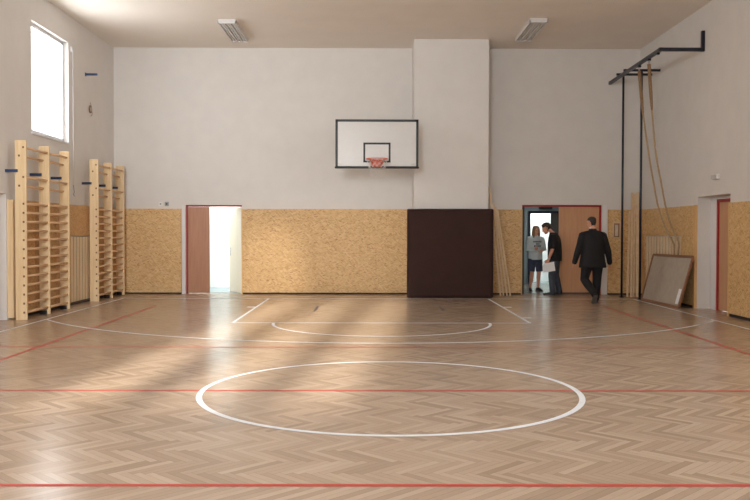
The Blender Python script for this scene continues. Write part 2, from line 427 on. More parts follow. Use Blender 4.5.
# ------------------------------------------------------------------ doors
def lever(mb, x, y, z, s, sx=1):
    """lever handle on a face whose outward side is s*y"""
    mb.box(x - .02, x + .02, y - .004, y + .004, z - .1, z + .1)
    mb.cyl((x, y + s * .025, z + .02), .009, .05, 'y', 10)
    mb.tube([(x, y + s * .05, z + .02), (x + sx * .12, y + s * .05, z + .02)], .009, 10, True)
    return mb
# doorway to the bright room
d = S(empty('door_1'))
fy = YB + .08
MB().box(DL[0] + .09, DL[0] + .13, fy, fy + .1, 0, 2.12).box(DL[0] + .09, DL[1], fy, fy + .1, 2.09, 2.129).build('door_frame', M['redframe'], d)
MB().box(DL[0] + .001, DL[0] + .09, fy - .075, fy + .12, 0, 2.129).build('door_jamb', M['reveal'], d)
MB().box(DL[1] - .035, DL[1] - .001, fy, fy + .1, 0, 2.09).build('door_jamb', M['door_cream'], d)
lf = MB().box(DL[0] + .132, -4.06, fy + .02, fy + .062, .012, 2.085, .003).build('leaf', M['door_brown'], d)
# open leaf, swung into the bright room
lf2 = MB().box(-.72, 0, 0, .042, .012, 2.08, .003).build('leaf', M['door_cream'], d)
lf2.location = (DL[1] - .04, fy + .06, 0); lf2.rotation_euler = (0, 0, math.radians(-58)); lf2['label'] = 'open pale door leaf'
lever(MB(), -.65, -.004, 1.0, -1, 1).build('handle', M['steel'], lf2)
# doorway to the dark corridor
d = S(empty('door_2'))
MB().box(DR[1] - .16, DR[1] - .115, fy, fy + .1, 0, 2.12).build('door_frame', M['redframe'], d)
MB().box(DR[0] + .001, DR[1] - .115, fy, fy + .1, 2.105, 2.149).build('door_frame', M['redframe'], d)
MB().box(DR[0] + .001, DR[0] + .07, fy, fy + .1, 0, 2.105).build('door_frame', M['darkshade'], d)  # red frame coloured dark for the shadow it stands in
MB().box(DR[1] - .115, DR[1] - .001, fy - .075, fy + .12, 0, 2.149).build('door_jamb', M['reveal'], d)
MB().box(4.36, DR[1] - .162, fy + .02, fy + .062, .04, 2.10, .003).build('leaf', M['door_wood'], d)
MB().box(4.36, DR[1] - .162, fy + .03, fy + .055, .008, .04).build('gap_shade_strip', M['darkshade'], d)  # dark strip standing in for the shaded gap under the leaf
# far glazed door at the corridor's end
d = S(empty('door_3'))
y0 = 16.49
MB().box(FD[0] - .06, FD[0] + .01, y0 - .04, y0 + .08, 0, 2.1).box(FD[1] - .02, FD[1] + .06, y0 - .04, y0 + .08, 0, 2.1).box(FD[0] - .06, FD[1] + .06, y0 - .04, y0 + .08, 2.03, 2.1).build('door_frame', M['blueblack'], d)
MB().box(5.02, 5.30, y0 + .01, y0 + .06, .01, 2.03).build('leaf', plain('dark_leaf', (70, 66, 62), .5), d)
MB().box(FD[0] + .01, 5.02, y0 + .03, y0 + .036, .02, 2.03).build('pane', M['glass'], d)
S(MB().box(4.1, 5.6, 17.6, 17.7, 0, 2.6).build('wall_corridor_beyond', M['bright']))
S(MB().box(4.1, 5.6, 16.62, 17.7, -.05, .003).build('floor_corridor_beyond', M['tiles']))
S(MB().box(4.1, 5.6, 16.62, 17.7, 2.6, 2.7).build('ceiling_corridor_beyond', M['bright']))
S(MB().box(4.0, 4.1, 16.62, 17.7, 0, 2.7).build('wall_corridor_beyond_west', M['bright']))
S(MB().box(5.6, 5.7, 16.62, 17.7, 0, 2.7).build('wall_corridor_beyond_east', M['bright']))
sg = MB().box(4.86 - .19, 4.86 + .19, 16.42, 16.497, 2.15, 2.29, .008).build('exit_sign', M['sign'])
tag(sg, 'small dark sign box above the glazed door at the corridor end', 'sign')
# red framed door in the side niche
d = S(empty('door_4'))
dx = XR + .25
MB().box(dx, dx + .1, nicheR[1] - .36, nicheR[1] - .30, 0, 2.14).box(dx, dx + .1, nicheR[0] + .001, nicheR[1] - .30, 2.08, 2.14).build('door_frame', M['redframe'], d)
MB().box(dx, dx + .12, nicheR[1] - .30, nicheR[1] - .001, 0, 2.199).build('door_jamb', M['reveal'], d)
MB().box(dx, dx + .12, nicheR[0] + .001, nicheR[1] - .30, 2.14, 2.199).build('door_jamb', M['reveal'], d)
MB().box(dx + .03, dx + .075, nicheR[0] + .002, nicheR[1] - .362, .01, 2.08).build('leaf', M['door_wood'], d)
d = S(empty('door_5'))
MB().box(XL - .35, XL - .30, nicheL[0] + .001, nicheL[1] - .001, 0, 2.129).build('leaf', M['door_wood'], d)

# ------------------------------------------------------------------ court lines (paint on the floor)
ZL = .0012
def strip(pts, w, name, m, closed=False, label=None):
    mb = MB(); bm = mb.bm; n = len(pts); L = []; R = []
    for i in range(n):
        p = V((*pts[i], 0))
        if closed: a, b = V((*pts[(i - 1) % n], 0)), V((*pts[(i + 1) % n], 0))
        else: a, b = V((*pts[max(i - 1, 0)], 0)), V((*pts[min(i + 1, n - 1)], 0))
        t = (b - a).normalized(); nn = V((-t.y, t.x, 0)) * w / 2
        L.append((p + nn, p - nn))
    vs = [[bm.verts.new((q.x, q.y, ZL + STRIP_DZ[0])) for q in pr] for pr in L]
    for i in range(n if closed else n - 1):
        a, b = vs[i], vs[(i + 1) % n]; bm.faces.new((a[0], a[1], b[1], b[0]))
    o = mb.build(name, m, floor)
    for p in o.data.polygons: pass
    if label: o['label'] = label
    STRIP_DZ[0] += .00008
    return o
STRIP_DZ = [0]
def arc(cx, cy, r, a0, a1, n=72): return [(cx + r * math.cos(a0 + (a1 - a0) * k / n), cy + r * math.sin(a0 + (a1 - a0) * k / n)) for k in range(n + 1)]
Wt, Rd = M['line_white'], M['line_red']
for y in (-3, 0, 3): strip([(-4.5 if y else -6.1, y), (4.5 if y else 6.1, y)] if False else [(-5.7, y), (5.7, y)], .05, 'painted_line', Rd, label='red cross line')
for x in (-4.5, 4.5): strip([(x, -9), (x, 9)], .05, 'painted_line', Rd, label='red side line')
strip([(-4.5, -9), (4.5, -9)], .05, 'painted_line', Rd)
SX, BL, FT = 5.70, 10.93, 5.93
hoopY = BL - 1.2 + .3
strip([(-SX, -11.3), (-SX, BL)], .05, 'painted_line', Wt, label='white side line')
strip([(SX, -11.3), (SX, BL)], .05, 'painted_line', Wt, label='white side line')
strip([(-SX, BL), (SX, BL)], .05, 'painted_line', Wt, label='white base line')
strip(arc(0, 0, 1.775, 0, 2 * PI, 96)[:-1], .055, 'painted_circle', Wt, True, label='white centre circle')
strip([(-2.45, FT), (2.45, FT)], .05, 'painted_line', Wt, label='white free throw line')
strip(arc(0, FT, 1.775, PI, 2 * PI), .05, 'painted_arc', Wt, label='white free throw arc')
for x in (-2.45, 2.45): strip([(x, FT), (x, BL)], .05, 'painted_line', Wt, label='white lane line')
r3 = 6.88; hy = 10.28
a = math.acos(SX / r3)
strip(arc(0, hy, r3, PI + a, 2 * PI - a), .05, 'painted_arc', Wt, label='white long range arc')
for s in (-1, 1):
    for y, w in ((8.85, .22), (6.78, .15)) if s > 0 else ((8.8, .24),):
        strip([(s * 2.47, y), (s * 2.63, y)], w * .8, 'lane_tick', Wt)
for x, y0_, y1_ in ((-1.24, 8.0, 9.05), (1.22, 8.0, 9.1)): strip([(x, y0_), (x, y1_)], .05, 'tape_mark', M['tape'], label='short dark mark')

# ------------------------------------------------------------------ wall bars
def wall_bars(name, ys, label):
    root = empty(name, (XCL + .2, ys[0], 0), 0, label, 'wall bars')
    ox, oy = XCL + .2, ys[0]
    x0, x1 = XCL + .112 - ox, XCL + .30 - ox          # uprights stand off the cladding
    HT = 3.03
    for y in ys:
        mb = MB().box(x0, x1, y - oy - .021, y - oy + .021, 0 if True else .05, HT, .004)
        mb.build('upright', M['pine'], root)
    xo, xi = x1 - .045, x1 - .115
    zs = [(.125 + .153 * i, xo) for i in range(13)] + [(2.265, xi), (2.41, xo), (2.77, xi), (2.91, xo)]
    proto = None
    for a, b in zip(ys, ys[1:]):
        for z, x in zs:
            if proto is None:
                proto = MB().tube([(0, -.478, 0), (0, .478, 0)], .022, 12).build('rung', M['beech'], root, True); o = proto
            else:
                o = proto.copy(); COL.objects.link(o); o.parent = root
            o.location = (x, (a + b) / 2 - oy, z); o.scale = (1, (b - a - .042) / .956, 1)
    pr = None
    for z, x in zs:                                     # square dowel ends showing on the first upright
        if pr is None:
            pr = MB().box(-.015, .015, -.004, .004, -.017, .017, .002).build('rung_end', M['rung_end'], root); o = pr
        else:
            o = pr.copy(); COL.objects.link(o); o.parent = root
        o.location = (x, ys[0] - oy - .0235, z)
    for y in ys:
        xb = (XL + .004 - ox)
        MB().box(xb, xb + .20, y - oy - .06, y - oy - .022, 2.49, 2.54).build('wall_bracket', M['bluesteel'], root)
    for y in ys[1:]:
        MB().box(x0 + .02, x1 - .05, y - oy - .075, y - oy - .022, .002, .07).build('floor_bracket', M['black'], root)
    return root
wall_bars('wall_bars', (6.33, 7.36, 8.36), 'tall pine wall bars below the high bright window')
wall_bars('wall_bars', (10.12, 11.07, 12.0), 'tall pine wall bars in the room corner near the two outlets')

# slatted covers let into the cladding
def slatted(x0, x1, y0, y1, z1, n, label):
    root = empty('slatted_cover', ((x0 + x1) / 2, (y0 + y1) / 2, 0), 0, label, 'slatted panel')
    o = root.location
    mb = MB(); w = (y1 - y0) / n
    for k in range(n): mb.box(x0 - o.x, x1 - o.x, y0 + k * w + .02 - o.y, y0 + (k + 1) * w - .02 - o.y, .06, z1 - .01, .003)
    mb.build('slats', M['pine_slats'], root)
    xb = (XL + .003, x1 - .009) if x0 < 0 else (x0 + .009, XR - .003)
    MB().box(xb[0] - o.x, xb[1] - o.x, y0 - o.y, y1 - o.y, .02, z1 - .01).build('backing', M['darkshade'], root)
    return root
slatted(XCL + .03, XCL + .056, 9.11, 10.52, 1.395, 8, 'pine slatted panel on the wall between the two wall bars')
slatted(XCR - .064, XCR - .04, 9.45, 11.73, 1.415, 12, 'pine slatted panel behind the leaning grey board')

# ------------------------------------------------------------------ basketball backboard
bbY = 10.42; bbx = -.05; bz0, bz1 = 2.90, 3.93
root = empty('basketball_backboard', (bbx, YB, 2.9), 0, 'white basketball backboard with black border and orange hoop on the back wall', 'basketball hoop')
oy, oz = YB, 2.9
MB().box(-.9, .9, bbY - oy, bbY + .03 - oy, bz0 - oz, bz1 - oz, .006).build('board', M['boardwhite'], root)
f = MB(); yb0, yb1 = bbY - .004 - oy, bbY - .0005 - oy; e = .052
f.box(-.9, .9, yb0, yb1, bz1 - e - oz, bz1 - oz).box(-.9, -.9 + e, yb0, yb1, bz0 - oz, bz1 - oz).box(.9 - e, .9, yb0, yb1, bz0 - oz, bz1 - oz).box(-.9, .9, yb0, yb1, bz0 - oz, bz0 + .02 - oz)
f.build('border', M['black'], root)
e = .042; i0, i1, iz0, iz1 = -.295, .295, 3.0, 3.43
f = MB().box(i0, i1, yb0, yb1, iz1 - e - oz, iz1 - oz).box(i0, i0 + e, yb0, yb1, iz0 - oz, iz1 - oz).box(i1 - e, i1, yb0, yb1, iz0 - oz, iz1 - oz).box(i0, i1, yb0, yb1, iz0 - oz, iz0 + .04 - oz)
f.build('target_square', M['black'], root)
f = MB()
f.box(-.915, .915, bbY - .022 - oy, bbY + .05 - oy, bz0 - .03 - oz, bz0 + .012 - oz, .015)
f.build('edge_padding', M['black'], root)
for s in (-1, 1):
    MB().box(s * .79 - .05, s * .79 + .05, yb0, yb1, bz0 + .045 - oz, bz0 + .08 - oz).build('corner_mark', M['corner'], root)
rz = 3.045 - oz; ry = bbY - .38 - oy
f = MB(); N = 40
ring = [[V((math.cos(2 * PI * k / N) * .2275, ry + math.sin(2 * PI * k / N) * .2275, rz)) + (V((math.cos(2 * PI * k / N), math.sin(2 * PI * k / N), 0)) * math.cos(a_) + V((0, 0, 1)) * math.sin(a_)) * .011 for a_ in [j * PI / 4 for j in range(8)]] for k in range(N)]
f.loft(ring, True); rim = f.build('rim', M['orange'], root, True)
f = MB().box(-.11, .11, bbY - .02 - oy, bbY - .005 - oy, rz - .16, rz + .02, .004).box(-.09, .09, bbY - .16 - oy, bbY - .02 - oy, rz - .03, rz + .0).box(-.075, .075, bbY - .12 - oy, bbY - .02 - oy, rz - .14, rz - .03, .01)
f.bar((-.1, bbY - .02 - oy, rz - .12), (-.14, ry + .18, rz - .012), .02, .008); f.bar((.1, bbY - .02 - oy, rz - .12), (.14, ry + .18, rz - .012), .02, .008)
f.build('rim_bracket', M['orange'], root)
f = MB(); 
for k in range(12):
    for s in (-1, 1):
        pts = []
        for q in range(7):
            u = q / 6; a_ = 2 * PI * k / 12 + s * u * 1.6; r = .225 - .095 * u ** .8
            pts.append((math.cos(a_) * r, ry + math.sin(a_) * r, rz - .02 - .40 * u))
        f.tube(pts, .0026, 5)
net = f.build('net', M['net'], root, True)
f = MB()
for x in (-.45, .45):
    for z in (3.12, 3.75):
        f.bar((x, bbY + .03 - oy, z - oz), (x, -.001, z - oz), .06, .06)
for x in (-.45, .45): f.bar((x, bbY + .045 - oy, bz0 + .08 - oz), (x, bbY + .045 - oy, bz1 - .05 - oz), .05, .03, up=(0, 1, 0))
f.bar((-.45, bbY + .3 - oy, 3.12 - oz), (-.45, -.05, 3.75 - oz), .04, .04); f.bar((.45, bbY + .3 - oy, 3.12 - oz), (.45, -.05, 3.75 - oz), .04, .04)
f.build('support_frame', M['blueblack'], root)

# ------------------------------------------------------------------ crash mat leaning on the pilaster
def rbox_sub(x0, x1, y0, y1, z0, z1, bev, name, m, parent, wob):
    bm = bmesh.new(); bmesh.ops.create_cube(bm, size=1)
    for v in bm.verts: v.co = V((x0 + (v.co.x + .5) * (x1 - x0), y0 + (v.co.y + .5) * (y1 - y0), z0 + (v.co.z + .5) * (z1 - z0)))
    bmesh.ops.subdivide_edges(bm, edges=bm.edges[:], cuts=24, use_grid_fill=True)
    bmesh.ops.bevel(bm, geom=[e for e in bm.edges if e.is_boundary or e.calc_face_angle(0) > .5], offset=bev, segments=2, affect='EDGES')
    for v in bm.verts:
        if v.co.z > z0 + .02:
            w = noise.noise(v.co * 2.4) * wob + noise.noise(V((v.co.x * 1.5, 3, v.co.z * 6))) * wob * .6
            v.co.y += w
            v.co.z += noise.noise(V((v.co.x * 1.7, 7, 0))) * wob * (v.co.z - z0) / (z1 - z0)
    mb = MB(); mb.take(bm); return mb.build(name, m, parent, True)
root = empty('crash_mat', (1.62, 11.27, 0), 0, 'large dark brown gymnastics mat standing upright against the wall pillar', 'mat')
rbox_sub(-.975, .975, -.075, .055, .0, 2.02, .018, 'mat_body', M['vinyl'], root, .012)
f = MB()
for x in (-.972, .972):
    f.tube([(x, -.072, .02), (x, -.074, 1.0), (x, -.072, 2.0)], .007, 6)
f.tube([(-.972, -.072, 2.005), (0, -.073, 2.01), (.972, -.072, 2.005)], .007, 6)
f.build('piping', plain('piping', (40, 28, 28), .6), root)

# laths leaning on the pilaster beside the mat
def lath(foot, top, w, d, label, group):
    c = V(foot); o = MB().bar((0, 0, 0), V(top) - c, w, d, up=(0, 1, 0)).build('wooden_lath', M['lath'])
    o.location = c; return tag(o, label, 'lath', group)
gL = 'laths leaning beside the mat'
lath((2.86, 11.80, .006), (2.535, 11.42, 2.52), .035, .022, 'tallest thin wooden lath leaning on the wall pillar beside the dark mat', gL)
lath((2.935, 11.83, .006), (2.64, 11.47, 2.12), .034, .022, 'thin wooden lath beside the dark mat, second in from the mat', gL)
lath((3.01, 11.80, .006), (2.69, 11.53, 2.08), .034, .022, 'thin wooden lath beside the dark mat, second out from the bare chipboard', gL)
lath((3.09, 11.81, .006), (2.745, 11.58, 2.0), .034, .022, 'thin wooden lath leaning beside the dark mat, lowest and outermost of the bundle', gL)
gC = 'boards leaning in the corner'
lath((5.745, 11.52, .006), (5.99, 12.20, 2.0), .042, .022, 'shortest pine board leaning in the corner by the steel poles', gC)
lath((5.81, 11.46, .006), (6.06, 12.235, 2.44), .045, .024, 'tall pine board leaning in the corner, next to the shortest board', gC)
lath((5.885, 11.52, .006), (6.12, 12.25, 2.40), .045, .024, 'tall pine board leaning in the corner, middle of the bundle', gC)
lath((5.96, 11.50, .006), (6.185, 12.235, 2.45), .06, .024, 'tall pine board leaning in the corner, nearest the side wall of the bundle', gC)

# ------------------------------------------------------------------ climbing frame with ropes and poles
bx_ = 5.41; bzz = 5.03
root = empty('climbing_rig', (XR, 8.43, bzz), 0, 'blue-black steel overhead beam on the side wall carrying poles and ropes', 'climbing rig')
ox, oy, oz = XR, 8.43, bzz
MB().bar((bx_ - ox, 8.39 - oy, 0), (5.53 - ox, YB - .004 - oy, .03), .06, .066).build('main_beam', M['blueblack'], root)
MB().bar((bx_ - .035 - ox, 0, 0), (-.002, 0, 0), .06, .066).build('cantilever_arm', M['blueblack'], root)
MB().box(-.06, -.002, -.035, .035, -.033, .36).build('wall_bracket', M['blueblack'], root)
MB().bar((5.44 - ox, 10.93 - oy, .071), (-.002, 10.93 - oy, .071), .05, .05).build('cross_bar', M['blueblack'], root)
MB().bar((5.44 - ox, 11.48 - oy, .079), (-.002, 11.48 - oy, .079), .05, .05).build('cross_bar', M['blueblack'], root)
for yy in (9.914, 9.209, 8.62):
    bxx = bx_ + .15 * (yy - 8.4) / 3.9; MB().box(bxx - ox - .03, bxx - ox + .03, yy - oy - .04, yy - oy + .04, -.06, -.022).build('rope_clamp', M['blueblack'], root)
def pole(x, y, label):
    r = empty('climbing_pole', (x, y, 0), 0, label, 'pole', 'climbing poles')
    MB().tube([(0, 0, .02), (0, 0, bzz + .044)], .025, 14).build('pole_tube', M['blueblack'], r, True)
    MB().cyl((0, 0, .012), .05, .02).build('floor_socket', M['black'], r, True)
pole(5.60, 11.48, 'dark steel climbing pole beside the small wooden wall box')
pole(5.845, 10.93, 'dark steel climbing pole standing right by the corner boards and ropes')
def smooth_pts(ps, n=8):
    out = []; ps = [V(p) for p in ps]; e = [ps[0] * 2 - ps[1]] + ps + [ps[-1] * 2 - ps[-2]]
    for i in range(1, len(e) - 2):
        for k in range(n):
            u = k / n; a, b, c, d_ = e[i - 1], e[i], e[i + 1], e[i + 2]
            out.append(.5 * ((2 * b) + (c - a) * u + (2 * a - 5 * b + 4 * c - d_) * u * u + (3 * b - a - 3 * c + d_) * u ** 3))
    return out + [ps[-1]]
def rope(pts, label, split):
    p0 = V(pts[0]); r = empty('climbing_rope', p0, 0, label, 'rope', 'climbing ropes')
    sp = [p - p0 for p in smooth_pts(pts)]
    MB().tube(sp, .019, 8).build('rope_strand', M['rope'], r, True)
    MB().tube(sp[:split], [.036] * (split - 3) + [.032, .028, .022], 8).build('rope_whipping', M['rope_dark'], r, True)
    hk = MB(); 
    N = 16
    rg = [[V((0, math.cos(2 * PI * k / N) * .035, .05 + math.sin(2 * PI * k / N) * .045)) + (V((0, math.cos(2 * PI * k / N), math.sin(2 * PI * k / N))) * math.cos(a_) + V((1, 0, 0)) * math.sin(a_)) * .007 for a_ in [j * PI / 3 for j in range(6)]] for k in range(N)]
    hk.loft(rg, True); hk.tube([(0, 0, .09), (0, 0, bzz - .05 - p0.z)], .009, 8)
    hk.build('shackle', M['steel'], r, True)
    return r
ROPE_1 = [(5.468, 9.914, 4.90), (5.53, 9.837, 4.004), (5.62, 9.728, 3.156), (5.73, 9.7, 2.487), (5.83, 9.736, 2.051), (5.96, 9.719, 1.653), (6.08, 9.653, 1.382), (6.14, 9.643, 1.236), (6.172, 9.706, 1.026), (6.18, 9.7, .6), (6.17, 9.7, .14)]
ROPE_2 = [(5.441, 9.209, 4.90), (5.52, 9.236, 3.981), (5.62, 9.279, 3.115), (5.73, 9.212, 2.42), (5.83, 9.271, 2.017), (5.96, 9.322, 1.65), (6.08, 9.307, 1.385), (6.14, 9.362, 1.262), (6.172, 9.475, 1.033), (6.18, 9.48, .6), (6.17, 9.48, .14)]
rope(ROPE_1, 'climbing rope hanging nearer the poles, tucked behind the leaning grey board', 9)
rope(ROPE_2, 'climbing rope hanging farther from the poles, on the side of the niche door', 9)

# ------------------------------------------------------------------ framed grey board leaning under the ropes
def framed_board():
    BLc, BRc = V((5.845, 10.80, 0)), V((5.895, 8.655, 0)); TLc, TRc = V((6.12, 10.86, .99)), V((6.135, 8.56, 1.01))
    o = (BLc + BRc) / 2
    r = empty('framed_board', o, 0, 'large grey board in a brown wooden frame leaning on the slatted panel', 'board')
    u = (BRc - BLc).normalized(); w = ((TLc + TRc) / 2 - (BLc + BRc) / 2).normalized(); nrm = u.cross(w).normalized()
    if nrm.x > 0: nrm = -nrm
    off = V((0, 0, .012))
    c = [p - o + off for p in (BLc, BRc, TRc, TLc)]
    cen = sum(c, V()) / 4
    fr = MB()
    def rail(p, q): fr.bar(p + (cen - p).normalized() * .012, q + (cen - q).normalized() * .012, .035, .05, up=tuple(w if abs((q - p).normalized().dot(w)) < .7 else u))
    for i in range(4): rail(c[i], c[(i + 1) % 4])
    fr.build('frame', M['frame_wood'], r)
    pn = MB(); bm = pn.bm
    a_ = [bm.verts.new(p + (cen - p) * .02) for p in c]; b_ = [bm.verts.new(p + (cen - p) * .02 - nrm * .01) for p in c]
    bm.faces.new(a_); bm.faces.new(b_[::-1])
    for i in range(4): bm.faces.new((a_[i], a_[(i + 1) % 4], b_[(i + 1) % 4], b_[i]))
    pn.build('panel', M['greyboard'], r)
    L = MB(); hgt = 1.03
    def on(s, t): return c[0].lerp(c[1], s).lerp(c[3].lerp(c[2], s), t) + nrm * .004
    ps = [on(.885, .06), on(.955, .06), on(.955, .36), on(.885, .36)]
    L.bm.faces.new([L.bm.verts.new(p) for p in ps])
    lb = L.build('paper_label', M['paper'], r); lb['label'] = 'white paper label'
framed_board()

# ------------------------------------------------------------------ ceiling lights
def ceiling_light(x, y, label):
    r = empty('ceiling_light', (x, y, H), 0, label, 'ceiling light', 'ceiling lights')
    w, l, h = .37, 1.78, .085
    MB().box(-w / 2, w / 2, -l / 2, l / 2, -.035, -.001).box(-w / 2, -w / 2 + .018, -l / 2, l / 2, -h, -.03).box(w / 2 - .018, w / 2, -l / 2, l / 2, -h, -.03).box(-w / 2, w / 2, -l / 2, -l / 2 + .03, -h, -.03).box(-w / 2, w / 2, l / 2 - .03, l / 2, -h, -.03).build('housing', M['lampwhite'], r)
    for x_ in (-.062, .062): MB().box(x_ - .012, x_ + .012, -l / 2 + .03, l / 2 - .03, -h, -.035).build('divider', M['lampwhite'], r)
    for x_ in (-.117, 0, .117):
        MB().tube([(x_, -l / 2 + .05, -.062), (x_, l / 2 - .05, -.062)], .013, 10).build('fluorescent_tube', M['tube'], r, True)
    return r
ceiling_light(-3.16, 10.5, 'white louvred ceiling light on the window side of the backboard')
ceiling_light(3.25, 10.33, 'white louvred ceiling light on the rope side of the pillar')

# ------------------------------------------------------------------ small wall fittings
for x, lb, mm in ((-5.205, 'small white wall socket above the cladding, farther from the doorway', 'white_plastic'), (-5.06, 'small grey wall socket above the cladding, nearer to the doorway', 'grey_plastic')):
    r = empty('wall_socket', (x, YB, 2.15), 0, lb, 'socket', 'wall sockets')
    MB().box(-.045, .045, -.03, -.001, -.05, .05, .005).build('plate', M[mm], r)
    MB().cyl((0, -.031, 0), .022, .006, 'y').build('socket_hole', M['grey_plastic'] if mm == 'white_plastic' else M['black'], r)
# wooden wall box beside the corridor door
r = empty('wall_box', (5.70, YB - .075, 1.545), 0, 'small wooden framed wall box beside the corridor doorway', 'wall box')
MB().box(-.095, -.07, -.03, -.001, -.19, .19).box(.07, .095, -.03, -.001, -.19, .19).box(-.095, .095, -.03, -.001, .165, .19).box(-.095, .095, -.03, -.001, -.19, -.165).build('frame', M['lath'], r)
MB().box(-.07, .07, -.008, -.001, -.165, .165).build('recess', plain('brown_recess', (150, 120, 90), .6), r)  # brown back panel inside the frame
MB().box(-.035, .03, -.026, -.008, -.14, .13, .004).build('switch_plate', plain('beige_metal', (206, 190, 168), .4), r)
# emergency light on the side wall above the niche door
r = empty('emergency_light', (XR, 7.75, 2.535), 0, 'small white emergency light on the side wall above the niche door', 'wall lamp')
MB().box(-.06, .002, -.13, .13, -.045, .05, .008).build('housing', M['white_plastic'], r)
MB().box(-.075, -.06, -.11, .11, -.035, .035, .006).build('diffuser', plain('grey_diffuser', (190, 190, 188), .3), r)
# steel peg and loose wires high on the window wall
o = MB().box(.002, .255, -.02, .02, -.022, .022).box(.001, .008, -.035, .035, -.04, .04).build('wall_peg', M['bluesteel'])
o.location = (XL, 10.34, 4.865); tag(o, 'short dark steel peg sticking out of the wall past the window', 'bracket')
r = empty('junction_wires', (XL, 10.62, 4.16), 0, 'brown wires curling from a small round hole in the wall near the window', 'wires')
MB().cyl((.009, 0, 0), .085, .026, 'x', 18).build('cover_ring', plain('ring_brown', (120, 84, 62), .6), r)
MB().cyl((.0235, 0, 0), .058, .004, 'x', 18).build('hole', plain('pale_hole', (188, 174, 160), .8), r)
MB().tube(smooth_pts([(.025, -.02, .03), (.035, -.03, .08), (.025, -.04, .12), (.02, -.03, .14)]), .005, 6).build('wire', M['wire'], r, True)
MB().tube(smooth_pts([(.025, .03, -.03), (.035, .05, -.08), (.03, .03, -.13), (.02, -.01, -.15)]), .005, 6).build('wire', M['wire'], r, True)
# window opener rod
r = empty('window_opener', (XL, 9.46, 3.3), 0, 'slim white crank rod hanging from the high window', 'window opener')
MB().tube([(.035, .01, 1.9), (.035, .01, -1.0)], .008, 8).build('rod', M['winframe'], r, True)
MB().tube([(.035, .01, -.86), (.05, .01, -1.0), (.035, .01, -1.05), (.035, .07, -1.08)], .009, 8).build('crank_handle', M['grey_plastic'], r, True)
MB().box(.002, .03, -.03, .03, 1.86, 1.96).build('gear_box', M['winframe'], r)

# ------------------------------------------------------------------ people
def ell(c, rx, ry, n=20, tilt=0, yaw=0):
    """horizontal ellipse ring, optionally tilted about x"""
    R = Matrix.Rotation(yaw, 3, 'Z') @ Matrix.Rotation(tilt, 3, 'X')
    return [V(c) + R @ V((math.cos(2 * PI * k / n) * rx, math.sin(2 * PI * k / n) * ry, 0)) for k in range(n)]
HEAD = [(-.118, .022, .060, .030), (-.108, .040, .082, .010), (-.085, .052, .090, -.025), (-.05, .061, .092, -.062), (-.015, .068, .093, -.088),
        (.02, .073, .094, -.100), (.055, .075, .090, -.102), (.085, .070, .076, -.094), (.108, .054, .050, -.070), (.122, .030, .018, -.038), (.127, .010, -.002, -.018)]
def head_ring(z, w, yf, yb, n=24, grow=0.0):
    out = []
    for k in range(n):
        a = 2 * PI * k / n; yc = (yf + yb) / 2; d = (yf - yb) / 2
        out.append(V(((w + grow) * math.cos(a), yc + (d + grow) * math.sin(a), z)))
    return out
def head_at(z):
    for a, b in zip(HEAD, HEAD[1:]):
        if a[0] <= z <= b[0]:
            u = (z - a[0]) / (b[0] - a[0]); return tuple(p + (q - p) * u for p, q in zip(a, b))
    return HEAD[-1] if z > 0 else HEAD[0]
def head_into(mb, HM):
    mb.loft([[HM @ p for p in head_ring(*h)] for h in HEAD])
    def T(pts, rad, n=8): mb.tube([HM @ V(p) for p in pts], rad, n, True)
    T([(0, .088, .022), (0, .102, -.008), (0, .113, -.028)], [.008, .011, .014])     # nose
    T([(-.012, .098, -.034), (.012, .098, -.034)], .010)
    for s in (-1, 1):
        T([(s * .015, .088, .03), (s * .048, .078, .03)], .010)                       # brow
        T([(s * .074, -.012, .026), (s * .079, -.016, 0), (s * .072, -.006, -.03)], [.015, .014, .010])   # ear
        T([(s * .044, .066, -.01), (s * .046, .062, -.03)], .018)                     # cheek
    T([(-.02, .088, -.058), (.02, .088, -.058)], .010); T([(-.012, .078, -.1), (.012, .078, -.1)], .014)
def face_parts(HM, parent, lips=True):
    for s in (-1, 1):
        MB().ball(HM @ V((s * .031, .0885, .012)), .011, .008, .006, HM.to_3x3()).build('eye', M['eye'], parent, True)
    MB().tube([HM @ V((-.022, .098, -.060)), HM @ V((0, .1015, -.059)), HM @ V((.022, .098, -.060))], .0045, 6, True).build('mouth', M['lip'], parent, True)
def hair_shell(HM, m, parent, keep, grow=.012, name='hair'):
    mb = MB(); bm = mb.bm; n = 36; zs = [-.105 + .0116 * i for i in range(20)] + [.1265]
    rows = [[(bm.verts.new(HM @ p), p) for p in head_ring(*((z + (grow * .8 if z > .08 else 0),) + head_at(z)[1:]), n, grow * (1 if z < .12 else .8))] for z in zs]
    for a, b in zip(rows, rows[1:]):
        for k in range(n):
            q = (a[k], a[(k + 1) % n], b[(k + 1) % n], b[k]); c = sum((v[1] for v in q), V()) / 4
            if keep(c): bm.faces.new([v[0] for v in q])
    bm.faces.new([v[0] for v in rows[-1]])
    loose = [v for v in bm.verts if not v.link_faces]; bmesh.ops.delete(bm, geom=loose, context='VERTS')
    r = bmesh.ops.solidify(bm, geom=bm.faces[:], thickness=.012)
    return mb.build(name, m, parent, True)
